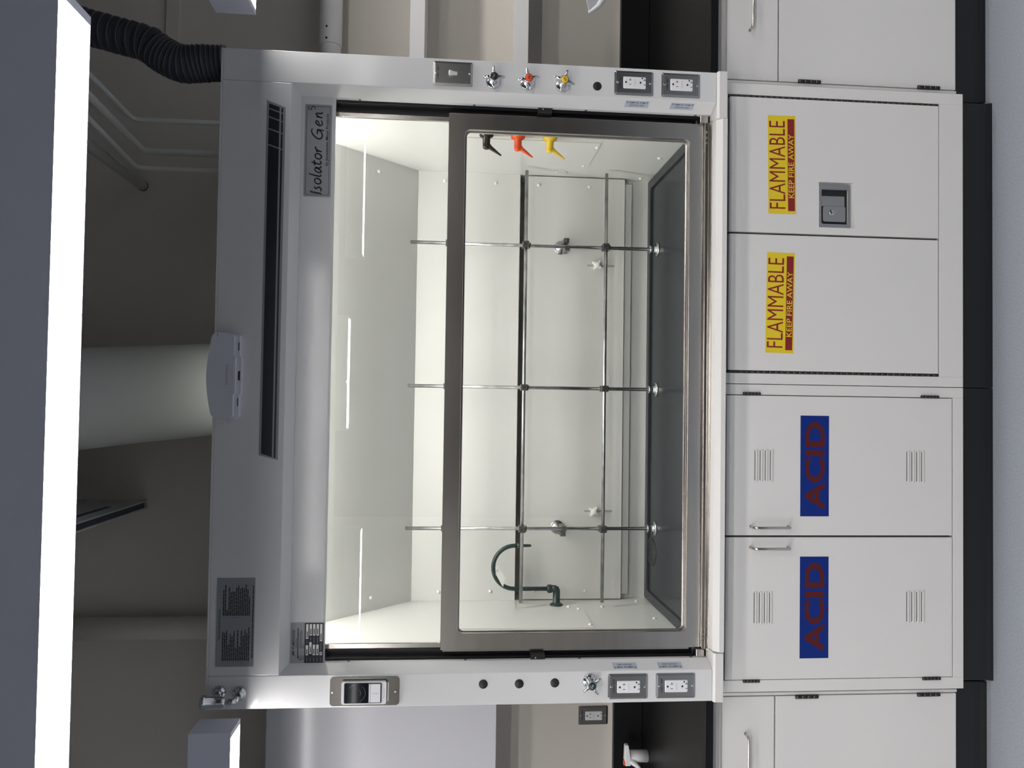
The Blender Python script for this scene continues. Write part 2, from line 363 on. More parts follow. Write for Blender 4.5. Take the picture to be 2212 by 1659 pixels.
# sill and airfoil
MB().prism([(0.030, 0.9255), (0.050, 0.929), (0.052, 0.9385), (0.100, 0.9385), (0.100, 0.915), (0.030, 0.915)], 'x', -0.782, 0.782).build('sill', 'stainless', H, 0.001)
for x in (.7554, .7392, .7232, -.7221, -.7384, -.7526):
    MB().lathe((x, 0.0515, 0.9340), (0, -1, 0), [(0, 0.0045), (0.0012, 0.004), (0.0018, 0.0)], 12).build('sill_screw', 'dark_steel', H)
MB().prism([(-0.012, 0.893), (-0.012, 0.9075), (0.004, 0.9225), (0.032, 0.9235), (0.050, 0.9235), (0.050, 0.893)], 'x', -0.7735, 0.7760).build('airfoil', 'cabinet_paint', H, 0.0015)
for sg in (1, -1):
    P = [(-0.010, 0.8935), (-0.010, 0.9175), (-0.004, 0.9233), (0.060, 0.9233), (0.060, 0.8935)]
    MB().prism(P, 'x', 0.7765*sg, 0.9160*sg).build('post_foot', 'cabinet_paint', H, 0.002)

# electrical plates (part > sub-part)
def receptacle(p, cx, cz, y, sc=1.0, dot=True):
    m = MB().dome_plate(cx-0.0171*sc, cx+0.0171*sc, cz-0.0331*sc, cz+0.0331*sc, y, 0.0032, 0.0012, 0.003, 0)
    yf = y-0.0036
    for k in (0.0257, -0.0170):
        zc = cz+k*sc
        m.prism([(cx+0.0030*math.cos(2*PI*i/16), zc+0.0028*math.sin(2*PI*i/16)) for i in range(16)], 'y', yf, yf+0.001, 1)
        zs = zc-0.0121*sc
        m.box(cx-0.0067, cx-0.0053, yf, yf+0.001, zs-0.0034, zs+0.0034, 1)
        m.box(cx+0.0062, cx+0.0076, yf, yf+0.001, zs-0.0040, zs+0.0040, 1).box(cx+0.0076, cx+0.0116, yf, yf+0.001, zs-0.0008, zs+0.0008, 1)
    m.box(cx-0.0105, cx+0.0105, y-0.0042, y-0.003, cz-0.0075, cz+0.0075, 0).box(cx-0.0100, cx+0.0100, y-0.0044, y-0.003, cz-0.0004, cz+0.0004, 3)
    if dot: m.prism([(cx+0.0127+0.0024*math.cos(2*PI*i/14), cz-0.0222+0.0024*math.sin(2*PI*i/14)) for i in range(14)], 'y', yf, yf+0.001, 2)
    m.build('receptacle', ['white_plastic', 'ink', 'green', 'label_grey'], p)
def cover_plate(parent, name, cx, cz, y, w_, h_, matn, txt, label=None):
    x0, x1, z0, z1 = cx-w_/2, cx+w_/2, cz-h_/2, cz+h_/2
    m = MB().dome_plate(x0, x1, z0, z1, y, 0.0055, 0.006, 0.004, 0)
    for k in (1, -1):
        m.lathe((cx, y-0.0055, cz+k*0.0482), (0, -1, 0), [(0, 0.0036), (0.0008, 0.0034), (0.0014, 0.0022), (0.0014, 0)], 14, 1)
    if txt: m.text(txt, (cx+0.002, y-0.0058, cz+h_/2-0.0190 if name == 'outlet' else cz+h_/2-0.0165), X, Z, 0.0062, 2, width=0.039, align='c')
    return m.build(name, [matn, 'chrome', 'ink'], parent, label=label)
for cx, cz, tx, lb in ((0.8695, 1.1711, 'LAB2-4#11', 'upper outlet on the right post'), (0.8697, 1.0317, 'LAB2-4#11', 'lower outlet on the right post'),
                       (-0.8683, 1.1706, 'LAB2-4#9', 'upper outlet on the left post'), (-0.8683, 1.0320, 'LAB2-4#9', 'lower outlet on the left post')):
    p = cover_plate(H, 'outlet', cx, cz, 0.0, 0.0703, 0.1150, 'plate_steel', tx, lb); receptacle(p, cx, cz-0.001, -0.0055)
p = cover_plate(H, 'light_switch', 0.8712, 1.6965, 0.0, 0.0692, 0.1125, 'plate_steel', 'LAB2-4#11')
m = MB().box(0.8662, 0.8762, -0.0068, -0.0054, 1.684, 1.709).prism([(-0.0065, 1.6855), (-0.0125, 1.6960), (-0.0190, 1.7055), (-0.0160, 1.7085), (-0.0065, 1.7000)], 'x', 0.8670, 0.8755)
m.build('toggle', 'white_plastic', p, 0.0006)
# rating labels on the chamfers
for sg in (1, -1):
    A = Vector((0.825*sg, 0.0, 0)); Bp = Vector((0.8055*sg, 0.045, 0)); d = (Bp-A).normalized(); n = Vector((-0.045*sg, -0.0195, 0)).normalized()
    for z0, z1 in ((1.1215, 1.1920), (0.9862, 1.0566)) if sg > 0 else ((1.1400, 1.2105), (1.0075, 1.0785)):
        zc = (z0+z1)/2; o = A+n*0.0006; e = n*0.0005; ta, tb = 0.008, 0.033
        V = lambda t, z, q=0.0: tuple(A+d*t+n*(0.0006+q)+Vector((0, 0, z)))
        m = MB().add([V(ta, z0), V(tb, z0), V(tb, z1), V(ta, z1), V(ta, z0, -0.0005), V(tb, z0, -0.0005), V(tb, z1, -0.0005), V(ta, z1, -0.0005)],
                     [(0, 1, 2, 3), (4, 7, 6, 5), (0, 4, 5, 1), (1, 5, 6, 2), (2, 6, 7, 3), (3, 7, 4, 0)], 0)
        R = Z if sg > 0 else NZ
        m.text('120V OUTLET', V(0.0215, zc, 0.0003), R, d, 0.0055, 1, width=0.044, align='c', bold=0.01)
        m.text('MAX. 20 AMPS', V(0.0115, zc, 0.0003), R, d, 0.0055, 1, width=0.047, align='c', bold=0.01)
        for zz in (z0+0.006, z1-0.006):
            m.quad(V(0.011, zz-0.0006, .0003), V(0.011, zz+0.0006, .0003), V(0.018, zz+0.0004, .0003), V(0.018, zz-0.0004, .0003), 1)
            m.quad(V(0.010, zz-0.0014, .0003), V(0.010, zz+0.0014, .0003), V(0.013, zz+0.0014, .0003), V(0.013, zz-0.0014, .0003), 1)
        m.build('rating_label', ['tape_blue', 'ink'], H)
# service valves
def valve(cx, cz, rot, capm, txt, inkm, lb, trot):
    b = MB().lathe((cx, 0, cz), (0, -1, 0), [(0, 0.0215), (0.004, 0.0215), (0.007, 0.0195), (0.0125, 0.0150), (0.015, 0.0125), (0.024, 0.0115), (0.026, 0.0085), (0.036, 0.0080)], 28).build('service_valve', 'chrome', H, label=lb)
    k = MB(); A = []; n = 96
    k.lathe((cx, -0.028, cz), (0, -1, 0), [(0, 0.010), (0.003, 0.0135), (0.010, 0.0130), (0.0125, 0.0118)], 28)
    for i in range(4):
        a = rot+i*PI/2; ca, sa = math.cos(a), math.sin(a)
        P = []; R = []
        for t in range(9):
            q = t/8.0; P.append((cx+ca*(0.009+0.0215*q), -0.0335-0.004*math.sin(q*PI/2)+0.0055*q*q, cz+sa*(0.009+0.0215*q))); R.append(0.0062-0.0030*math.sin(q*PI/2)+0.0004*q)
        R[-1] *= 0.85; k.tube(P, R, 12)
    h = k.build('handle', 'chrome', b)
    c = MB().lathe((cx, -0.0400, cz), (0, -1, 0), [(0, 0.0100), (0.0022, 0.0100), (0.0034, 0.0088), (0.0036, 0)], 28)
    rt = (math.cos(trot), 0, math.sin(trot)); u = (-math.sin(trot), 0, math.cos(trot))
    ctr = Vector((cx, -0.0439, cz))-Vector(u)*0.0024
    c.text(txt, ctr, rt, u, 0.0048, 1, align='c', bold=0.012)
    c.build('index_cap', [capm, inkm], b, label=lb.split(' valve')[0].split()[-1]+' index button')
valve(0.8545, 1.5810, 0.04, 'brown', 'NIT', 'faint_ink', 'chrome valve with a brown button', -0.5)
valve(0.8550, 1.4825, 0.20, 'orange', 'AIR', 'ink', 'chrome valve with an orange button', -0.35)
valve(0.8550, 1.3800, -0.32, 'gas_yellow', 'VAC', 'ink', 'chrome valve with a yellow button', 0.55)
valve(-0.8525, 1.2805, 0.62, 'green', 'CW', 'white_ink', 'chrome valve with a green button', -0.4)
for x, z in ((0.8566, 1.2787), (-0.8564, 1.5833), (-0.8569, 1.4818), (-0.8560, 1.3806)):
    MB().lathe((x, 0, z), (0, -1, 0), [(0, 0.0127), (0.0012, 0.0127), (0.0020, 0.0115), (0.0021, 0)], 28).build('hole_plug', 'black', H)
# flow gauge
gp = MB().plate(-0.9095, -0.8310, 1.8170, 2.0070, -0.003, 0.003, 0.010, 0)
for z in (1.9991, 1.8273): gp.lathe((-0.8714, -0.003, z), (0, -1, 0), [(0, 0.0042), (0.0012, 0.004), (0.0022, 0.0024), (0.0022, 0)], 16, 1)
gp = gp.build('flow_monitor', ['gauge_steel', 'chrome'], H, label='steel plated airflow gauge')
m = MB().plate(-0.9022, -0.8402, 1.8515, 1.9742, -0.014, 0.011, 0.006, 0).plate(-0.8988, -0.8430, 1.8640, 1.9668, -0.0146, 0.001, 0.004, 1)
m.text('Phoenix Controls', (-0.8712, -0.0143, 1.8562), X, Z, 0.0024, 2, align='c')
m.box(-0.8966, -0.8454, -0.006, -0.003, 1.8462, 1.8490, 0)
mb_ = m.build('bezel', ['white_plastic', 'bezel_blue', 'faint_ink'], gp, 0.0008)
m = MB().plate(-0.8978, -0.8440, 1.9005, 1.9655, -0.0152, 0.001, 0.003, 0)
for r_, a0, a1, w_ in ((0.024, 0.2, 1.0, 0.0004), (0.024, 3.6, 5.6, 0.0004), (0.012, 4.2, 5.6, 0.0003)):
    P = [(-0.871+r_*math.cos(a0+(a1-a0)*i/6), 1.933+r_*math.sin(a0+(a1-a0)*i/6)) for i in range(7)]
    m.ribbon(P, (0, -0.0156, 0), X, Z, w_, 1)
m.build('screen', ['screen', 'faint_ink'], gp)
m = MB().plate(-0.8964, -0.8462, 1.8680, 1.8945, -0.0160, 0.002, 0.001, 0).plate(-0.8964, -0.8462, 1.8955, 1.8993, -0.0160, 0.002, 0.001, 0)
m.box(-0.8720, -0.8714, -0.0163, -0.0158, 1.8720, 1.8900, 1)
m.build('button', ['white_plastic', 'faint_ink'], gp)
# vacuum breaker in chrome
vb = MB()
for x, z in ((-0.8672, 2.3039), (-0.8703, 2.2492)):
    vb.lathe((x, 0, z), (0, -1, 0), [(0, 0.0185), (0.006, 0.0185), (0.010, 0.0160), (0.0115, 0.0120), (0.018, 0.0118), (0.020, 0.0105), (0.024, 0.0090)], 28)
vb.tube([(-0.8672, -0.02, 2.3039), (-0.8700, -0.058, 2.3030)], 0.0085, 18).tube([(-0.8703, -0.02, 2.2492), (-0.8715, -0.050, 2.2492), (-0.8720, -0.0565, 2.2515), (-0.8722, -0.0585, 2.2580), (-0.8722, -0.0585, 2.30)], 0.0080, 18)
vb.lathe((-0.8722, -0.0585, 2.272), Z, [(0, 0.0095), (0.004, 0.0120), (0.012, 0.0150), (0.050, 0.0155), (0.051, 0.0190), (0.061, 0.0190), (0.064, 0.0165), (0.064, 0)], 28)
vb.build('vacuum_breaker', 'chrome', H, label='chrome vacuum breaker on the left post top')
# presence sensor on the top edge
A = [(-0.1140, 2.266), (-0.0560, 2.266), (-0.0510, 2.2615), (0.0480, 2.2615), (0.0530, 2.266), (0.1080, 2.266), (0.1150, 2.274), (0.1165, 2.325), (0.110, 2.3345)]
for i in range(9): t = i/8.0; A.append((0.100-0.205*t, 2.336+0.0120*math.sin(PI*t)+0.002))
A += [(-0.1130, 2.3345), (-0.1195, 2.326), (-0.1205, 2.276)]
sn = MB().prism(A, 'y', -0.022, 0.0)
Bq = [(x*0.985, z if z > 2.29 else z+0.012) for x, z in A]
sn.prism(Bq, 'y', -0.036, -0.022)
sn.text('Phoenix Controls', (0.0, -0.0363, 2.2935), X, Z, 0.0052, 1, align='c')
for x in (-0.074, 0.078): sn.box(x-0.011, x+0.011, -0.0230, -0.0215, 2.2675, 2.2697, 2)
sn.prism([(-0.0160, 2.2640), (0.0120, 2.2640), (0.0090, 2.2690), (-0.0130, 2.2690)], 'y', -0.0230, -0.0215, 2)
sn.prism([(-0.046, 2.2770), (-0.034, 2.2850), (0.026, 2.2850), (0.038, 2.2770)], 'y', -0.0366, -0.035, 0)
sn.box(0.104, 0.112, -0.0366, -0.035, 2.3215, 2.3225, 2)
sn.build('presence_sensor', ['sensor_plastic', 'faint_ink', 'ink'], H, 0.002, 'white plastic sensor on the top edge')
# stripe decal
d_ = MB().prism([(-0.2334, 2.1622), (0.7534, 2.1622), (0.7723, 2.2140), (-0.2205, 2.2140)], 'y', -0.0006, 0.0003, 0)
def para(z0, z1, xa, xb, m=1):        # slanted block between x at mid height
    k = lambda x, z: x+(z-2.19)*0.33
    d_.prism([(k(xa, z0), z0), (k(xb, z0), z0), (k(xb, z1), z1), (k(xa, z1), z1)], 'y', -0.0010, -0.0005, m)
cuts = [-0.2215, 0.6405, 0.6855, 0.7190, 0.7425, 0.7585]
for i in range(5):
    a, b = cuts[i]+(0.0017 if i else 0.0), cuts[i+1]-0.0017
    para(2.1785, 2.2078, a, b); para(2.1688, 2.1735, a, b)
d_.build('stripe_decal', ['label_grey', 'navy'], H)
# operating notice
n_ = MB().box(-0.7985, -0.5572, -0.0012, 0.0003, 2.2150, 2.3165, 0)
n_.text('FUME HOOD OPERATING INSTRUCTIONS', (-0.683, -0.0015, 2.3065), X, Z, 0.0036, 1, width=0.083, align='c', bold=0.02)
def lines(x, z, W, k=1.0):
    xx = x
    while xx < x+W-0.003:
        L = min(random.uniform(0.006, 0.016), x+W-xx); n_.box(xx, xx+L, -0.0015, -0.0010, z-0.0014*k, z+0.0014*k, 1); xx += L+0.0013
for i, W in enumerate((.078, .075, .083, .044, .072, .065, .080, .034, .083, .040, .081, .068, .083, .073, .090)): lines(-0.782, 2.2985-i*0.00495, W)
for i, W in enumerate((.074, .084, .016, .078, .064, .066, .065, .079, .082, .075, .077, .075, .085, .074, .050)): lines(-0.660, 2.2985-i*0.00495, W)
for i in (0, 4, 6, 8, 10, 14): n_.box(-0.7880, -0.7862, -0.0015, -0.0010, 2.2975-i*0.00495, 2.2990-i*0.00495, 1)
for i in (0, 3, 5, 6, 7, 9): n_.box(-0.6660, -0.6642, -0.0015, -0.0010, 2.2975-i*0.00495, 2.2990-i*0.00495, 1)
lines(-0.776, 2.2195, 0.198, 0.9)
n_.build('notice_plate', ['label_grey', 'ink'], H, label='grey instruction notice')
# brush script nameplate
yp = 0.045
np_ = MB().plate(0.5160, 0.7825, 2.0405, 2.1168, yp-0.0012, 0.0015, 0.004, 0)
np_.ring(rrect(0.5212, 0.7773, 2.0455, 2.1118, 0.003), rrect(0.5222, 0.7763, 2.0465, 2.1108, 0.0025), yp-0.0015, yp-0.001, 1)
SX, SZ, OX, OZ = 0.0002*1.0, 0.0002*1.0, 0.5180, 2.0660
# strokes: (x, y) in mm from the left end of the baseline
ST = [[(15, 37), (11, 36), (10, 31), (8, 18), (6, 4), (4, 0)],
      [(30, 22), (26, 23), (22, 19), (25, 14), (27, 8), (22, 2), (16, 1), (14, 4)],
      [(50, 24), (42, 21), (38, 12), (41, 4), (48, 3), (55, 10), (56, 19), (51, 24), (46, 22)],
      [(72, 44), (69, 34), (66, 20), (64, 8), (66, 3), (70, 4)],
      [(92, 22), (86, 24), (80, 19), (76, 9), (78, 3), (83, 4), (89, 12), (93, 22), (92, 10), (94, 3), (99, 5)],
      [(112, 36), (108, 24), (105, 10), (107, 4), (112, 4), (116, 8)], [(100, 25), (108, 25), (118, 27)],
      [(134, 24), (126, 21), (122, 12), (125, 4), (132, 3), (139, 10), (140, 19), (135, 24), (130, 22)],
      [(148, 22), (149, 12), (147, 2)], [(148, 12), (153, 19), (159, 23), (164, 23)],
      [(224, 34), (218, 38), (206, 34), (194, 22), (190, 10), (196, 2), (207, 2), (216, 8), (220, 16)], [(206, 17), (214, 18), (224, 16)], [(220, 17), (220, 8), (218, -4)],
      [(238, 11), (247, 15), (251, 20), (247, 24), (240, 20), (235, 11), (238, 3), (245, 2), (253, 6)],
      [(264, 23), (264, 12), (261, 2)], [(264, 12), (270, 21), (276, 22), (276, 12), (277, 3), (281, 3)]]
for k in ST: np_.ribbon([(x*0.000855, y*0.00083) for x, y in k], (0.5205, yp-0.0016, 2.0660), X, Z, 0.0023, 1)
np_.ribbon([(0.0095, 0.0), (0.0010, 0.0)][::-1], (0.7660, yp-0.0016, 2.1060), X, Z, 0.0011, 1)
np_.ribbon([(0.0012, 0.0), (0.0006, -0.008), (0.004, -0.0068), (0.0085, -0.009), (0.0095, -0.0135), (0.006, -0.0180), (0.001, -0.0175)], (0.7660, yp-0.0016, 2.1060), X, Z, 0.0011, 1)
np_.text('by Jamestown Metal Products', (0.6055, yp-0.0016, 2.0495), X, Z, 0.0080, 1, width=0.150, slant=0.22, bold=0.012)
np_.build('nameplate', ['silver_label', 'ink'], H, label='grey nameplate')
# serial label
s_ = MB().box(-0.8105, -0.6930, yp-0.0008, yp, 2.0315, 2.1255, 0).box(-0.8055, -0.6942, yp-0.0012, yp-0.0007, 2.0345, 2.0865, 1)
s_.text('JMP FUMEHOOD', (-0.786, yp-0.0012, 2.1135), X, Z, 0.0075, 1, width=0.073, slant=0.22, bold=0.014)
s_.box(-0.763, -0.736, yp-0.0012, yp-0.0007, 2.1090, 2.1103, 1).box(-0.7925, -0.7080, yp-0.0012, yp-0.0007, 2.1035, 2.1060, 1)
for i, (x, W) in enumerate(((-.765, .045), (-.765, .053), (-.765, .050), (-.765, .008), (-.765, .014))): s_.box(x, x+W, yp-0.0011, yp-0.0007, 2.0990-i*0.0027, 2.0999-i*0.0027, 4)
for r_, a0, a1 in ((0.0054, 0, 2*PI), (0.0085, 0.9, 2.9)):
    s_.ribbon([(r_*math.cos(a0+(a1-a0)*i/14), r_*math.sin(a0+(a1-a0)*i/14)) for i in range(15)], (-0.7905, yp-0.0012, 2.0940), X, Z, 0.0007, 1)
s_.text('UL', (-0.7905, yp-0.0012, 2.0925), X, Z, 0.0035, 1, align='c', bold=0.02)
for i, (a, b, c, e) in enumerate(((-.784, -.756, -.738, -.697), (-.780, -.7475, -.729, -.697), (-.784, -.7545, -.729, -.697), (-.784, -.7545, -.729, -.697), (-.784, -.775, -.745, -.697))):
    z = 2.0795-i*0.0097
    for p, q in ((a, b), (c, e)):
        s_.box(p, q, yp-0.0015, yp-0.001, z-0.0033, z+0.0033, 2); s_.box(p+0.003, p+0.003+min(0.018, (q-p)*0.5), yp-0.0018, yp-0.0014, z-0.0012, z+0.0012, 1)
    s_.box(-0.802, -0.791, yp-0.0014, yp-0.001, z-0.0007, z+0.0007, 3); s_.box(b+0.004, c-0.004, yp-0.0014, yp-0.001, z-0.0007, z+0.0007, 3)
s_.build('serial_label', ['silver_label', 'navy', 'paper', 'faint_ink', 'ink'], H, label='grey and black maker label')
# gas nozzles
def nozzle(y, z, mt, lb):
    b = MB().lathe((hi, y, z), NX, [(0, 0.0225), (0.004, 0.0232), (0.0075, 0.0215), (0.0115, 0.0150), (0.013, 0.0122), (0.040, 0.0120), (0.046, 0.0105), (0.0485, 0.006), (0.049, 0)], 28).build('gas_nozzle', mt, H, label=lb)
    d = Vector((-0.60, -0.12, -0.80)).normalized(); o = Vector((hi-0.038, y, z-0.006)); pr = [(0, 0.0090), (0.006, 0.0090), (0.0075, 0.0078)]
    for i in range(10):
        h = 0.0085+i*0.0042; r = 0.0074-0.00048*i; pr += [(h, r*0.86), (h+0.003, r), (h+0.0038, r)]
    pr += [(0.0515, 0.0026), (0.0525, 0)]
    MB().lathe(o, d, pr, 18).build('hose_barb', mt, b)
nozzle(0.2575, 1.586, 'brown', 'dark brown gas nozzle'); nozzle(0.262, 1.4847, 'orange', 'orange gas nozzle'); nozzle(0.2663, 1.3807, 'gas_yellow', 'yellow gas nozzle')
# green gooseneck water outlet
yf = 0.605
f = MB().lathe((-hi, yf, 1.2915), X, [(0, 0.0240), (0.003, 0.0238), (0.006, 0.0200), (0.009, 0.0145), (0.011, 0.0130), (0.050, 0.0130)], 28)
f.tube([(-hi+0.045, yf, 1.2915), (-0.741, yf, 1.2915), (-0.7355, yf, 1.2935), (-0.7335, yf, 1.2990), (-0.7335, yf, 1.3100)], 0.0130, 22)
f = f.build('gooseneck_faucet', 'green', H, label='dark green gooseneck water outlet')
MB().lathe((-0.7335, yf, 1.3090), Z, [(0, 0.0110), (0.002, 0.0150), (0.013, 0.0155), (0.017, 0.0120), (0.018, 0.0085)], 24).build('collar_nut', 'green', f)
P = [(-0.7335, yf, 1.318), (-0.7335, yf, 1.40), (-0.7335, yf, 1.444)]+[(-0.656+0.0775*math.cos(PI-PI*i/18), yf, 1.445+0.0775*math.sin(PI-PI*i/18)) for i in range(1, 19)]
P += [(-0.5785, yf, 1.430)]
MB().tube(P, 0.0077, 18).build('spout', 'green', f)
pr = [(0, 0.0092), (0.018, 0.0092), (0.019, 0.0066)]
for i in range(6): pr += [(0.0205+i*0.0045, 0.0050), (0.0235+i*0.0045, 0.0062-0.0003*i), (0.0243+i*0.0045, 0.0062-0.0003*i)]
MB().lathe((-0.5785, yf, 1.437), NZ, pr+[(0.051, 0.0036), (0.0515, 0)], 18).build('hose_barb', 'green', f)

# ------------------------------------------------------------------ things inside the hood
wt = thing('worktop', 'dark grey glossy worktop with raised rim inside the fume hood', 'worktop', (0, 0.4, 0.895))
MB().box(-0.79, 0.79, 0.103, 0.705, 0.895, 0.936).build('slab', 'hood_epoxy', wt)
m = MB().ring(rrect(-0.79, 0.79, 0.103, 0.705, 0.004), rrect(-0.755, 0.755, 0.135, 0.668, 0.015), 0.936, 0.9435)
m.v = [Vector((v.x, v.z, v.y)) for v in m.v]; m.build('rim', 'hood_epoxy', wt, 0.003)
m = MB().lathe((-0.605, 0.627, 0.9362), Z, [(0, 0.052), (0.0015, 0.052), (0.003, 0.046), (0.0022, 0.041), (0.0006, 0.038), (0.0006, 0)], 32)
m.v = [Vector((v.x, 0.627+(v.y-0.627)*1.1, v.z)) for v in m.v]; m.build('cup_sink', 'black', wt, label='small oval black cup sink')
L = thing('lattice_frame', 'steel lattice of crossed rods standing on the worktop inside the fume hood', 'lattice frame', (0, 0.585, 0.936))
for x in (0.507, -0.0078, -0.5135):
    r = MB().cyl((x, 0.585, 0.945), (x, 0.585, 1.838), 0.0063).build('upright_rod', 'rod_metal', L)
    MB().lathe((x, 0.585, 0.9362), Z, [(0, 0.026), (0.003, 0.026), (0.005, 0.0235), (0.0065, 0.0125), (0.024, 0.0115), (0.025, 0.0140), (0.029, 0.0135), (0.030, 0.009)], 28).build('flange', 'chrome', r)
    MB().box(x-0.0105, x+0.0105, 0.5745, 0.5955, 1.7055, 1.7115).build('rod_ring', 'dark_steel', r)
    for z in (1.4245, 1.1325):
        c = MB().box(x-0.011, x+0.011, 0.553, 0.597, z-0.011, z+0.011).prism([(x-0.011, z-0.011), (x+0.011, z-0.016), (x+0.004, z-0.020), (x-0.011, z-0.016)], 'y', 0.572, 0.597)
        c.prism([(x+0.003*math.cos(2*PI*i/12), z+0.0015+0.003*math.sin(2*PI*i/12)) for i in range(12)], 'y', 0.5524, 0.554, 1)
        c.build('clamp', ['dark_steel', 'ink'], L, 0.001)
for z in (1.4245, 1.1325):
    MB().cyl((-0.7735, 0.5645, z), (0.7745, 0.5645, z), 0.0063).build('cross_rod', 'rod_metal', L)
for x, sx in ((0.520, 1), (-0.522, -1)):
    m = MB().lathe((x, 0.6748, 1.2830), (0, -1, 0), [(0, 0.0255), (0.003, 0.0255), (0.0045, 0.023), (0.006, 0.012), (0.030, 0.010), (0.031, 0)], 28)
    b = m.build('wall_flange', 'plate_steel', L)
    MB().box(x-0.009+0.013*sx, x+0.009+0.013*sx, 0.596, 0.650, 1.2620, 1.2810).lathe((x+0.013*sx, 0.596, 1.2715), (0, -1, 0), [(0, 0.006), (0.003, 0.0055), (0.0032, 0.0)], 6).build('wall_clamp', 'dark_steel', b, 0.001)
    MB().box(x-0.009-0.013*sx-0.005, x+0.009-0.013*sx-0.005, 0.578, 0.650, 1.2620, 1.2800).build('wall_clamp', 'dark_steel', b, 0.001)
tg = thing('paper_tag', 'small white paper tag tied to the green gooseneck spout', 'tag', (-0.68, 0.592, 1.51))
P = [(-0.6474, 1.5130), (-0.6454, 1.5072), (-0.6920, 1.4781), (-0.7239, 1.4874), (-0.6782, 1.5135)]
MB().prism(P, 'y', 0.5912, 0.5918).build('card', 'paper', tg)
m = MB().tube([(-0.664, 0.5905, 1.5100), (-0.668, 0.588, 1.5160), (-0.678, 0.592, 1.5150), (-0.686, 0.5968, 1.5120)], 0.0007, 6).tube([(-0.664, 0.5905, 1.5100), (-0.660, 0.5895, 1.5060), (-0.664, 0.5900, 1.5040), (-0.667, 0.5905, 1.5080)], 0.0006, 6)
m.build('string', 'string', tg)

# ------------------------------------------------------------------ base cabinets under the hood
yc = 0.0626; zb, zt = 0.1165, 0.8915
def face_frame(m, x0, x1, z0, z1, ox0, ox1, oz0, oz1, y0=yc, y1=yc+0.018):
    m.box(x0, ox0, y0, y1, z0, z1).box(ox1, x1, y0, y1, z0, z1).box(ox0, ox1, y0, y1, oz1, z1).box(ox0, ox1, y0, y1, z0, oz0)
    return m.box(x0, x1, y1, 0.76, z0, z1)
def cove_base(t, x0, x1, yb, yback=0.74, zt_=0.1165):
    r = 0.014; P = [(yback, 0.0), (yb-0.010, 0.0), (yb-0.008, 0.006), (yb-0.002, 0.018), (yb, 0.034), (yb, zt_), (yback, zt_)]
    MB().prism(P, 'x', x0, x1).build('toe_base', 'rubber_base', t, 0.003, 'black coved toe base')
def knuckle_hinge(t, x, za, zb_, y, r, n=5, mt='hinge_steel', name='hinge', g0=0.0006):
    m = MB(); L = (za-zb_)/n
    for i in range(n):
        m.tube([(x, y, zb_+i*L+g0), (x, y, zb_+(i+1)*L-g0)], r, 12)
    m.tube([(x, y, zb_), (x, y, za)], r*0.75, 10)
    return m.build(name, mt, t)
FC = thing('flammable_cabinet', 'white base cabinet with two yellow FLAMMABLE stickers and a paddle latch', 'base cabinet', (0.458, 0.4, 0.0))
face_frame(MB(), 0.0030, 0.9145, zb, zt, 0.0345, 0.8795, 0.1945, 0.8655).build('carcass', 'cabinet_paint', FC, 0.001)
MB().box(0.0345, 0.8795, 0.0790, 0.0800, 0.1945, 0.8655).build('gap_shade', 'shade_and_ring', FC)  # dark sheet behind the doors, gap shade put into its colour
cove_base(FC, 0.0032, 0.903, 0.098)
def sticker_flam(door, x0, x1, z0, z1, tilt):
    o = Vector((x0, 0, z0)); r = Vector((math.cos(tilt), 0, math.sin(tilt))); u = Vector((-math.sin(tilt), 0, math.cos(tilt))); W = x1-x0; Hh = z1-z0
    q = lambda a, b, y: tuple(o+r*a*W+u*b*Hh+Vector((0, y, 0)))
    def slab(a0, a1, b0, b1, y, mi): m.quad(q(a0, b0, y), q(a1, b0, y), q(a1, b1, y), q(a0, b1, y), mi)
    ys = 0.0596; m = MB(); slab(0, 1, 0, 1, ys, 0); slab(0.030, 0.966, 0.045, 0.292, ys-0.0003, 1)
    m.text('FLAMMABLE', q(0.052, 0.385, ys-0.0003), r, u, Hh*0.562, 1, width=W*0.893, bold=-0.004)
    m.text('KEEP FIRE AWAY', q(0.163, 0.076, ys-0.0006), r, u, Hh*0.190, 0, width=W*0.648, bold=0.004)
    m.build('warning_sticker', ['yellow', 'sign_red'], door, label='yellow and red FLAMMABLE KEEP FIRE AWAY sticker')
dl = MB().box(0.0430, 0.4548, 0.0600, 0.0785, 0.1985, 0.8605).build('door', 'cabinet_paint', FC, 0.0015, 'flammable door without a latch')
sticker_flam(dl, 0.0963, 0.4003, 0.6592, 0.7464, -0.0140)
lx0, lx1, lz0, lz1 = 0.4826, 0.6212, 0.4680, 0.5807
m = MB().box(0.4608, lx0, 0.0600, 0.0785, 0.1985, 0.8605).box(lx1, 0.8715, 0.0600, 0.0785, 0.1985, 0.8605).box(lx0, lx1, 0.0600, 0.0785, lz1, 0.8605).box(lx0, lx1, 0.0600, 0.0785, 0.1985, lz0)
m.box(lx0-0.001, lx1+0.001, 0.0680, 0.0785, lz0-0.001, lz1+0.001)
dr = m.build('door', 'cabinet_paint', FC, 0, 'flammable door with the paddle latch')
sticker_flam(dr, 0.5195, 0.8198, 0.6520, 0.7388, 0.0130)
px0, px1, pz0, pz1 = 0.4830, 0.6168, 0.4812, 0.5803
m = MB().ring(rrect(px0, px1, pz0, pz1, 0.010, 6, (0.2, 1, 1, 0.2)), rrect(0.4935, 0.6005, 0.4880, 0.5720, 0.006), 0.0600, 0.0625)
m.box(0.4935, 0.6005, 0.0670, 0.0678, 0.4880, 0.5720, 1)
lt = m.build('latch', ['plate_steel', 'black'], dr, 0.0006, 'chrome paddle latch')
m = MB().plate(0.5000, 0.5475, 0.4960, 0.5690, 0.0590, 0.004, 0.005, 0).plate(0.5475, 0.5800, 0.4970, 0.5720, 0.0630, 0.003, 0.003, 0)
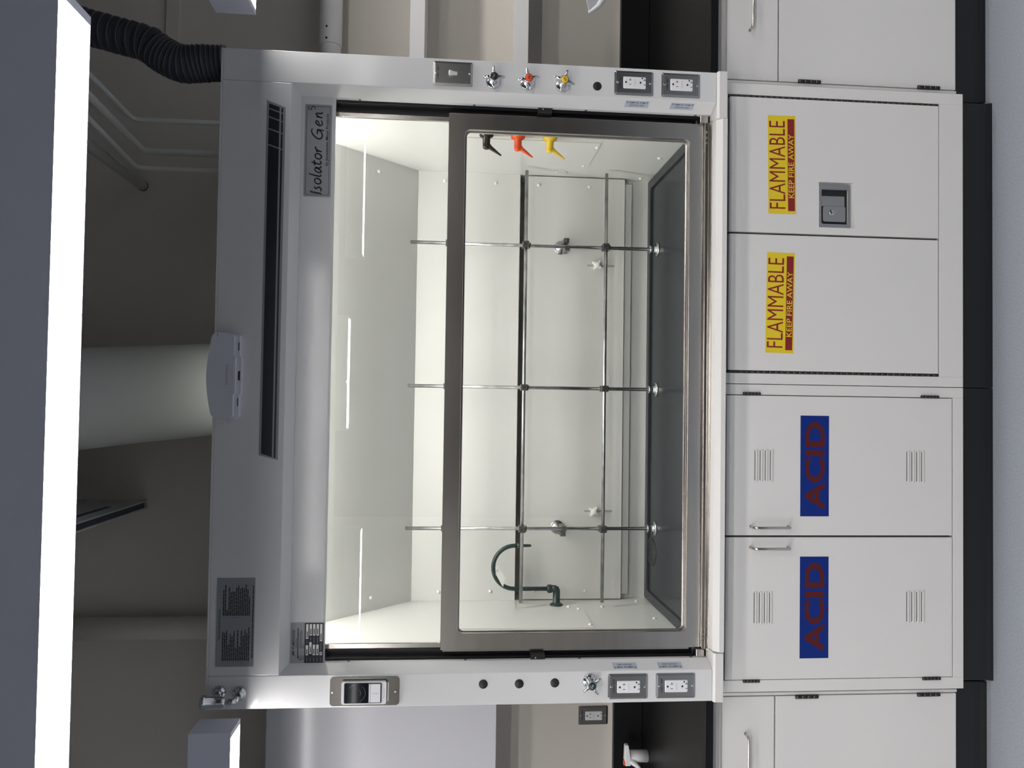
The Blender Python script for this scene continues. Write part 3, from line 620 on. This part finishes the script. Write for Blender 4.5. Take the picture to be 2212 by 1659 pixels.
m.build('paddle', 'plate_steel', lt, 0.0015)
m = MB().lathe((0.5275, 0.0590, 0.5400), (0, -1, 0), [(0, 0.0095), (0.002, 0.0095), (0.004, 0.0075), (0.0042, 0)], 24, 0).box(0.5268, 0.5282, 0.0544, 0.0552, 0.5365, 0.5435, 1)
m.build('lock_cylinder', ['chrome', 'ink'], lt)
knuckle_hinge(FC, 0.8755, 0.8640, 0.1965, 0.0640, 0.0038, 36, 'hinge_steel', 'piano_hinge')
knuckle_hinge(FC, 0.0385, 0.8640, 0.1965, 0.0640, 0.0038, 36, 'hinge_steel', 'piano_hinge')

AC = thing('acid_cabinet', 'white base cabinet with two blue ACID stickers and louvered doors', 'base cabinet', (-0.458, 0.4, 0.0))
face_frame(MB(), -0.9140, 0.0010, zb, zt, -0.8795, -0.0300, 0.1505, 0.8670).build('carcass', 'cabinet_paint', AC, 0.001)
MB().box(-0.8795, -0.0300, 0.0790, 0.0800, 0.1505, 0.8670).build('gap_shade', 'shade_and_ring', AC)  # dark sheet that paints the shade between the acid doors
cove_base(AC, -0.903, 0.0022, 0.098)
def acid_door(x0, x1, sx, hx, vx, lb):
    d = MB().box(x0, x1, 0.0600, 0.0785, 0.1540, 0.8640).build('door', 'cabinet_paint', AC, 0.0015, lb)
    m = MB().box(sx, sx+0.3025, 0.0594, 0.0600, 0.5462, 0.6352, 0)
    m.text('ACID', (sx+0.0200, 0.0591, 0.5625), X, Z, 0.0600, 1, width=0.264, bold=0.028)
    m.build('acid_sticker', ['blue', 'acid_red'], d, label='blue sticker with dark red ACID')
    for zc in (0.7490, 0.2725):
        m = MB()
        for k in range(4):
            z = zc+0.0265-k*0.0158; P = [(0.0602, z), (0.0560, z-0.0014), (0.0568, z-0.0060), (0.0602, z-0.0095)]
            m.prism(P, 'x', vx, vx+0.0965, 0); m.box(vx+0.003, vx+0.0935, 0.0585, 0.0602, z-0.0002, z+0.0016, 1)  # dark strip puts the slit shadow above each louver into colour
        m.build('louver_vent', ['cabinet_paint', 'shade_and_ring'], d, 0.0008)
    P = [(hx, 0.0600, 0.7885), (hx, 0.044, 0.7875), (hx, 0.036, 0.7835), (hx, 0.032, 0.7750), (hx, 0.032, 0.6860), (hx, 0.036, 0.6775), (hx, 0.044, 0.6740), (hx, 0.0600, 0.6735)]
    MB().tube(P, 0.0042, 14).build('handle', 'stainless', d)
acid_door(-0.4505, -0.0322, -0.3930, -0.4237, -0.2895, 'right acid door')
acid_door(-0.8770, -0.4562, -0.8160, -0.4856, -0.7130, 'left acid door')
for x, a, b in ((-0.0270, .8148, .7609), (-0.0282, .2547, .1986), (-0.8808, .8091, .7590), (-0.8855+0.004, .2497, .1937)):
    knuckle_hinge(AC, x, a, b, 0.0585, 0.0045)

# ------------------------------------------------------------------ neighbouring benches
def bench_cabinet(sg, xe, label, hx0, hx1):
    t = thing('base_cabinet', label, 'base cabinet', (sg*(0.9255+xe)/2, 0.45, 0.0), 'bench cabinets either side of the hood')
    s2 = lambda a, b: sorted((a*sg, b*sg))
    a, b = s2(0.9265, xe); MB().box(a, b, 0.1060, 0.76, 0.1195, 0.8993).build('carcass', 'cabinet_paint', t, 0.001)
    a, b = s2(0.9265, 0.9345); MB().box(a, b, 0.0900, 0.1060, 0.1195, 0.8993).build('side_stile', 'cabinet_paint', t)
    a, b = s2(0.9380, xe-0.004); MB().box(a, b, 0.0900, 0.1052, 0.1215, 0.6945).build('door', 'cabinet_paint', t, 0.0015)
    d = MB().box(a, b, 0.0900, 0.1052, 0.6990, 0.8605).build('drawer', 'cabinet_paint', t, 0.0015)
    P = [(hx0, 0.0900, 0.7890), (hx0+sg*0.0008, 0.074, 0.7885), (hx0+sg*0.004, 0.066, 0.7885), (hx0+sg*0.013, 0.0620, 0.7885), (hx1-sg*0.013, 0.0620, 0.7885), (hx1-sg*0.004, 0.066, 0.7885), (hx1-sg*0.0008, 0.074, 0.7885), (hx1, 0.0900, 0.7890)]
    MB().tube([Vector(p) for p in P], 0.0042, 14).build('handle', 'stainless', d)
    for za, zb_ in ((0.6345, 0.5635), (0.2483, 0.1765)): knuckle_hinge(t, 0.9405*sg, za, zb_, 0.0880, 0.0058, 4)
    a, b = s2(0.9155, xe+0.3); cove_base(t, a, b, 0.128, 0.76, 0.1195)
bench_cabinet(1, 1.385, 'white drawer and door base cabinet under the black counter beside the FLAMMABLE doors', 1.0915, 1.2055)
bench_cabinet(-1, 1.300, 'white drawer and door base cabinet under the black counter beside the ACID doors', -1.0475, -1.1615)
for sg, lb in ((1, 'black countertop and backsplash below the two white shelves'), (-1, 'black countertop and backsplash below the glossy white wall cabinet')):
    t = thing('countertop', lb, 'countertop', (sg*1.45, 0.42, 0.9)); a, b = sorted((0.928*sg, 2.0*sg))
    MB().box(a, b, 0.052, 0.785, 0.9000, 0.9255).build('slab', 'epoxy', t, 0.002)
    MB().box(a, b, 0.775, 0.799, 0.9257, 1.0390).build('backsplash', 'epoxy', t, 0.002)
# wall cabinet at the left
wc = thing('wall_cabinet', 'glossy white wall cabinet beside the hood gauge', 'wall cabinet', (-1.45, 0.6, 1.512))
MB().box(-2.0, -0.925, 0.470, 0.799, 1.512, 2.282).build('carcass', 'gloss_laminate', wc, 0.001)
MB().box(-1.9985, -0.9265, 0.450, 0.4685, 1.5135, 2.2760).build('door', 'gloss_laminate', wc, 0.002)
# shelves at the right
for z0, lb in ((1.797, 'upper white wall shelf beside the hood, nearer the white pipe'), (1.432, 'lower white wall shelf beside the hood, nearer the black countertop')):
    t = thing('wall_shelf', lb, 'shelf', (1.45, 0.65, z0), 'white shelves right of the hood')
    MB().box(0.935, 2.0, 0.5135, 0.798, z0, z0+0.022).build('board', 'cabinet_paint', t)
    MB().box(0.935, 2.0, 0.500, 0.513, z0, z0+0.0515).build('front_lip', 'cabinet_paint', t, 0.0015)
    MB().box(0.937, 0.943, 0.494, 0.4995, z0-0.006, z0+0.004).build('clip', 'chrome', t)
# outlet on the wall at the left
t = thing('wall_outlet', 'steel plated outlet on the wall above the left black backsplash', 'outlet', (-1.266, 0.7995, 1.1145))
p = cover_plate(t, 'cover_plate', -1.2660, 1.1145, 0.7995, 0.0704, 0.1140, 'dark_steel', 'LAB2-4#9'); receptacle(p, -1.2660, 1.1135, 0.7940, 1.0, False)
# white bench tap
t = thing('bench_tap', 'white plastic bench tap with an orange cap on the left black countertop', 'tap', (-1.385, 0.71, 0.9255))
MB().lathe((-1.382, 0.700, 0.9258), Z, [(0, 0.0225), (0.066, 0.0225), (0.068, 0.0215), (0.0681, 0)], 28).build('body', 'white_plastic', t)
MB().prism([(-1.3295, 1.0040), (-1.3300, 1.0165), (-1.386, 1.0185), (-1.390, 1.0160), (-1.4065, 1.0150), (-1.4060, 0.9945), (-1.380, 0.9945)], 'y', 0.672, 0.694).build('handle', 'white_plastic', t, 0.002)
m = MB().tube([(-1.393, 0.683, 1.000), (-1.393, 0.683, 0.990), (-1.397, 0.680, 0.984), (-1.409, 0.674, 0.968), (-1.421, 0.668, 0.953)], [0.0115, 0.0115, 0.0108, 0.0075, 0.0032], 18)
m.build('spout', 'white_plastic', t)
MB().lathe((-1.397, 0.683, 1.0150), Z, [(0, 0.0105), (0.0035, 0.0105), (0.0055, 0.0085), (0.0056, 0)], 24).build('index_cap', 'orange', t, label='orange cap')
# white gooseneck reaching in at the right edge
t = thing('plastic_spout', 'white curved plastic spout above the right black countertop at the picture edge', 'spout', (1.34, 0.36, 0.9255))
m = MB().tube([(1.2580, 0.357, 1.2440), (1.2640, 0.356, 1.2320), (1.2790, 0.356, 1.2130), (1.3000, 0.356, 1.1980), (1.3250, 0.356, 1.1900), (1.350, 0.356, 1.1880)], [0.0045, 0.0060, 0.0085, 0.0110, 0.0125, 0.0130], 18)
m.lathe((1.352, 0.356, 0.9258), Z, [(0, 0.022), (0.006, 0.022), (0.010, 0.014), (0.26, 0.013), (0.285, 0.012), (0.286, 0)], 20)
m.build('body', 'white_plastic', t)
m = MB().prism([(1.2590, 1.2440), (1.2660, 1.2330), (1.2800, 1.2150), (1.3010, 1.2010), (1.3250, 1.1930), (1.3500, 1.1910), (1.3500, 1.2560), (1.3000, 1.2525), (1.2750, 1.2475)], 'y', 0.352, 0.362)
m.build('fin', 'spout_grey', t, 0.003)

# ------------------------------------------------------------------ services above the hood
def lerp(a, b, t): return a+(b-a)*t
def spline(P, n):
    Q = []; L = len(P)
    for i in range(L-1):
        p0, p1, p2, p3 = [Vector(P[max(0, min(L-1, i+k))]) for k in (-1, 0, 1, 2)]
        for j in range(n):
            t = j/n; Q.append(0.5*(2*p1+(p2-p0)*t+(2*p0-5*p1+4*p2-p3)*t*t+(3*p1-p0-3*p2+p3)*t**3))
    Q.append(Vector(P[-1])); return Q
t = thing('flexible_hose', 'dark grey corrugated flexible hose rising from the top right corner of the hood', 'hose', (0.89, 0.055, 2.341))
C = spline([(0.893, 0.056, 2.3415), (0.890, 0.056, 2.405), (0.886, 0.056, 2.4650), (0.909, 0.058, 2.5180), (0.936, 0.060, 2.5560), (0.9480, 0.060, 2.5920), (0.957, 0.062, 2.6300), (0.9680, 0.066, 2.6700), (0.985, 0.075, 2.73), (1.01, 0.09, 2.80), (1.05, 0.12, 2.95), (1.08, 0.14, 3.2)], 22)
dist = 0.0; R = []
pitch = [0.013 if i < 75 else 0.025 for i in range(len(C))]
ph = 0.0; PH = []
for i, c in enumerate(C):
    if i: ph += (C[i]-C[i-1]).length/pitch[i]
    PH.append(ph); R.append(0.0465+0.0032*(abs(math.sin(PI*ph)))+(0.002 if 18 < i < 90 else 0))
m = MB(); m.tube(C, R, 40); m.v = [v+Vector((random.uniform(-1, 1), random.uniform(-1, 1), random.uniform(-1, 1)))*0.0009 for v in m.v]
m.build('sleeve', 'hose_fabric', t)
HL = []; d, u, v = perp(C[1]-C[0])
for i in range(len(C)):
    tg_ = (C[min(i+1, len(C)-1)]-C[max(i-1, 0)]).normalized(); ax = d.cross(tg_)
    if ax.length > 1e-7: q = Matrix.Rotation(d.angle(tg_), 3, ax.normalized()); u = q@u; v = q@v; d = tg_
    nx = C[min(i+1, len(C)-1)]; dp = (PH[min(i+1, len(C)-1)]-PH[i])
    k = max(1, int(dp*20)+1)
    for j in range(k):
        a = 2*PI*(PH[i]+dp*j/k); HL.append(C[i].lerp(nx, j/k)+(u*math.cos(a)+v*math.sin(a))*(R[i]+0.001))
MB().tube(HL, 0.0011, 6).build('wire_coil', 'hose_wire', t)
MB().tube([C[1], C[3]], 0.0508, 36).build('hose_clamp', 'plate_steel', t)
t = tag(MB().tube([(-0.030, 0.45, 2.3415), (-0.0345, 0.44, 2.47), (-0.055, 0.405, 2.70), (-0.074, 0.37, 2.88), (-0.10, 0.32, 3.2)], [0.150, 0.1515, 0.1565, 0.1625, 0.172], 56).build('exhaust_duct', 'duct_paint'),
        'wide round white exhaust duct rising behind the sensor on the hood top', 'duct')
def service_pipe(x, y, zt_, x2, y2, r, label):
    P = [(x, y, 2.3415), (x, y, zt_-0.03), (x, y-0.004, zt_-0.012), (x, y-0.012, zt_-0.003), (x, y-0.03, zt_), (x2, y2, zt_)]
    d = tag(MB().tube(P, r, 16).build('service_pipe', 'pipe_paint'), label, 'pipe', 'white pipes rising from the hood top')
    return d
service_pipe(0.902, 0.575, 2.800, 1.0, -1.6, 0.0085, 'thin white pipe bent forward, nearest to the dark hose')
service_pipe(0.8235, 0.675, 2.800, 0.985, -1.6, 0.0120, 'thicker middle pipe of the three bent white pipes')
service_pipe(0.7475, 0.623, 2.800, 0.970, -1.6, 0.0078, 'thin white pipe bent forward, farthest from the dark hose')
m = MB().tube([(0.7310, 0.7995, 2.849), (0.7600, -1.6, 2.849)], 0.0185, 20).tube([(0.7310, 0.7993, 2.849), (0.73105, 0.7960, 2.849)], 0.0200, 20, 1)
tag(m.build('service_pipe', ['pipe_paint', 'shade_and_ring']), 'straight white pipe entering the wall through a dark ringed hole', 'pipe')
tag(MB().tube([(-0.905, 0.7565, 2.3415), (-0.905, 0.7565, 3.2)], 0.0405, 28).build('riser_pipe', 'wall_paint'), 'wall coloured vertical pipe rising above the grey notice plate', 'pipe')
t = thing('ceiling_channel', 'grey slotted channel running forward from the wall high above the stripe decal', 'channel', (-0.459, 0.3, 2.8))
MB().box(-0.4750, -0.4700, -1.0, 0.7995, 2.800, 3.2).box(-0.4490, -0.4440, -1.0, 0.7995, 2.800, 3.2).box(-0.4700, -0.4490, -1.0, 0.7995, 2.812, 3.2).build('channel_body', 'strut_grey', t)
MB().box(-0.4700, -0.4490, -1.0, 0.7900, 2.8090, 2.8118).build('bottom_slot', 'slot_blue', t)
MB().box(-0.4440, -0.4432, -0.6, 0.60, 2.8480, 2.8680).build('side_slot', 'slot_blue', t)
t = thing('wall_pipe', 'horizontal white pipe with a screwed sleeve on the wall above the upper shelf', 'pipe', (1.5, 0.72, 2.155))
MB().tube([(0.93, 0.720, 2.1540), (2.0, 0.720, 2.1540)], 0.0375, 32).build('pipe', 'pipe_paint', t)
s_ = MB().tube([(1.2600, 0.720, 2.1540), (2.0, 0.720, 2.1540)], 0.0415, 32).build('sleeve', 'pipe_paint', t, 0.001)
for x in (1.3180, 1.2745): MB().lathe((x, 0.6785, 2.164), (0, -1, 0), [(0, 0.0042), (0.0015, 0.0038), (0.002, 0)], 12).build('sleeve_screw', 'ink', s_)
tag(MB().box(1.20, 4.5, 0.788, 0.7995, 2.728, 2.778).build('wall_raceway', 'wall_paint', None, 0.002), 'flat wall coloured raceway along the wall behind the dark hose', 'raceway')
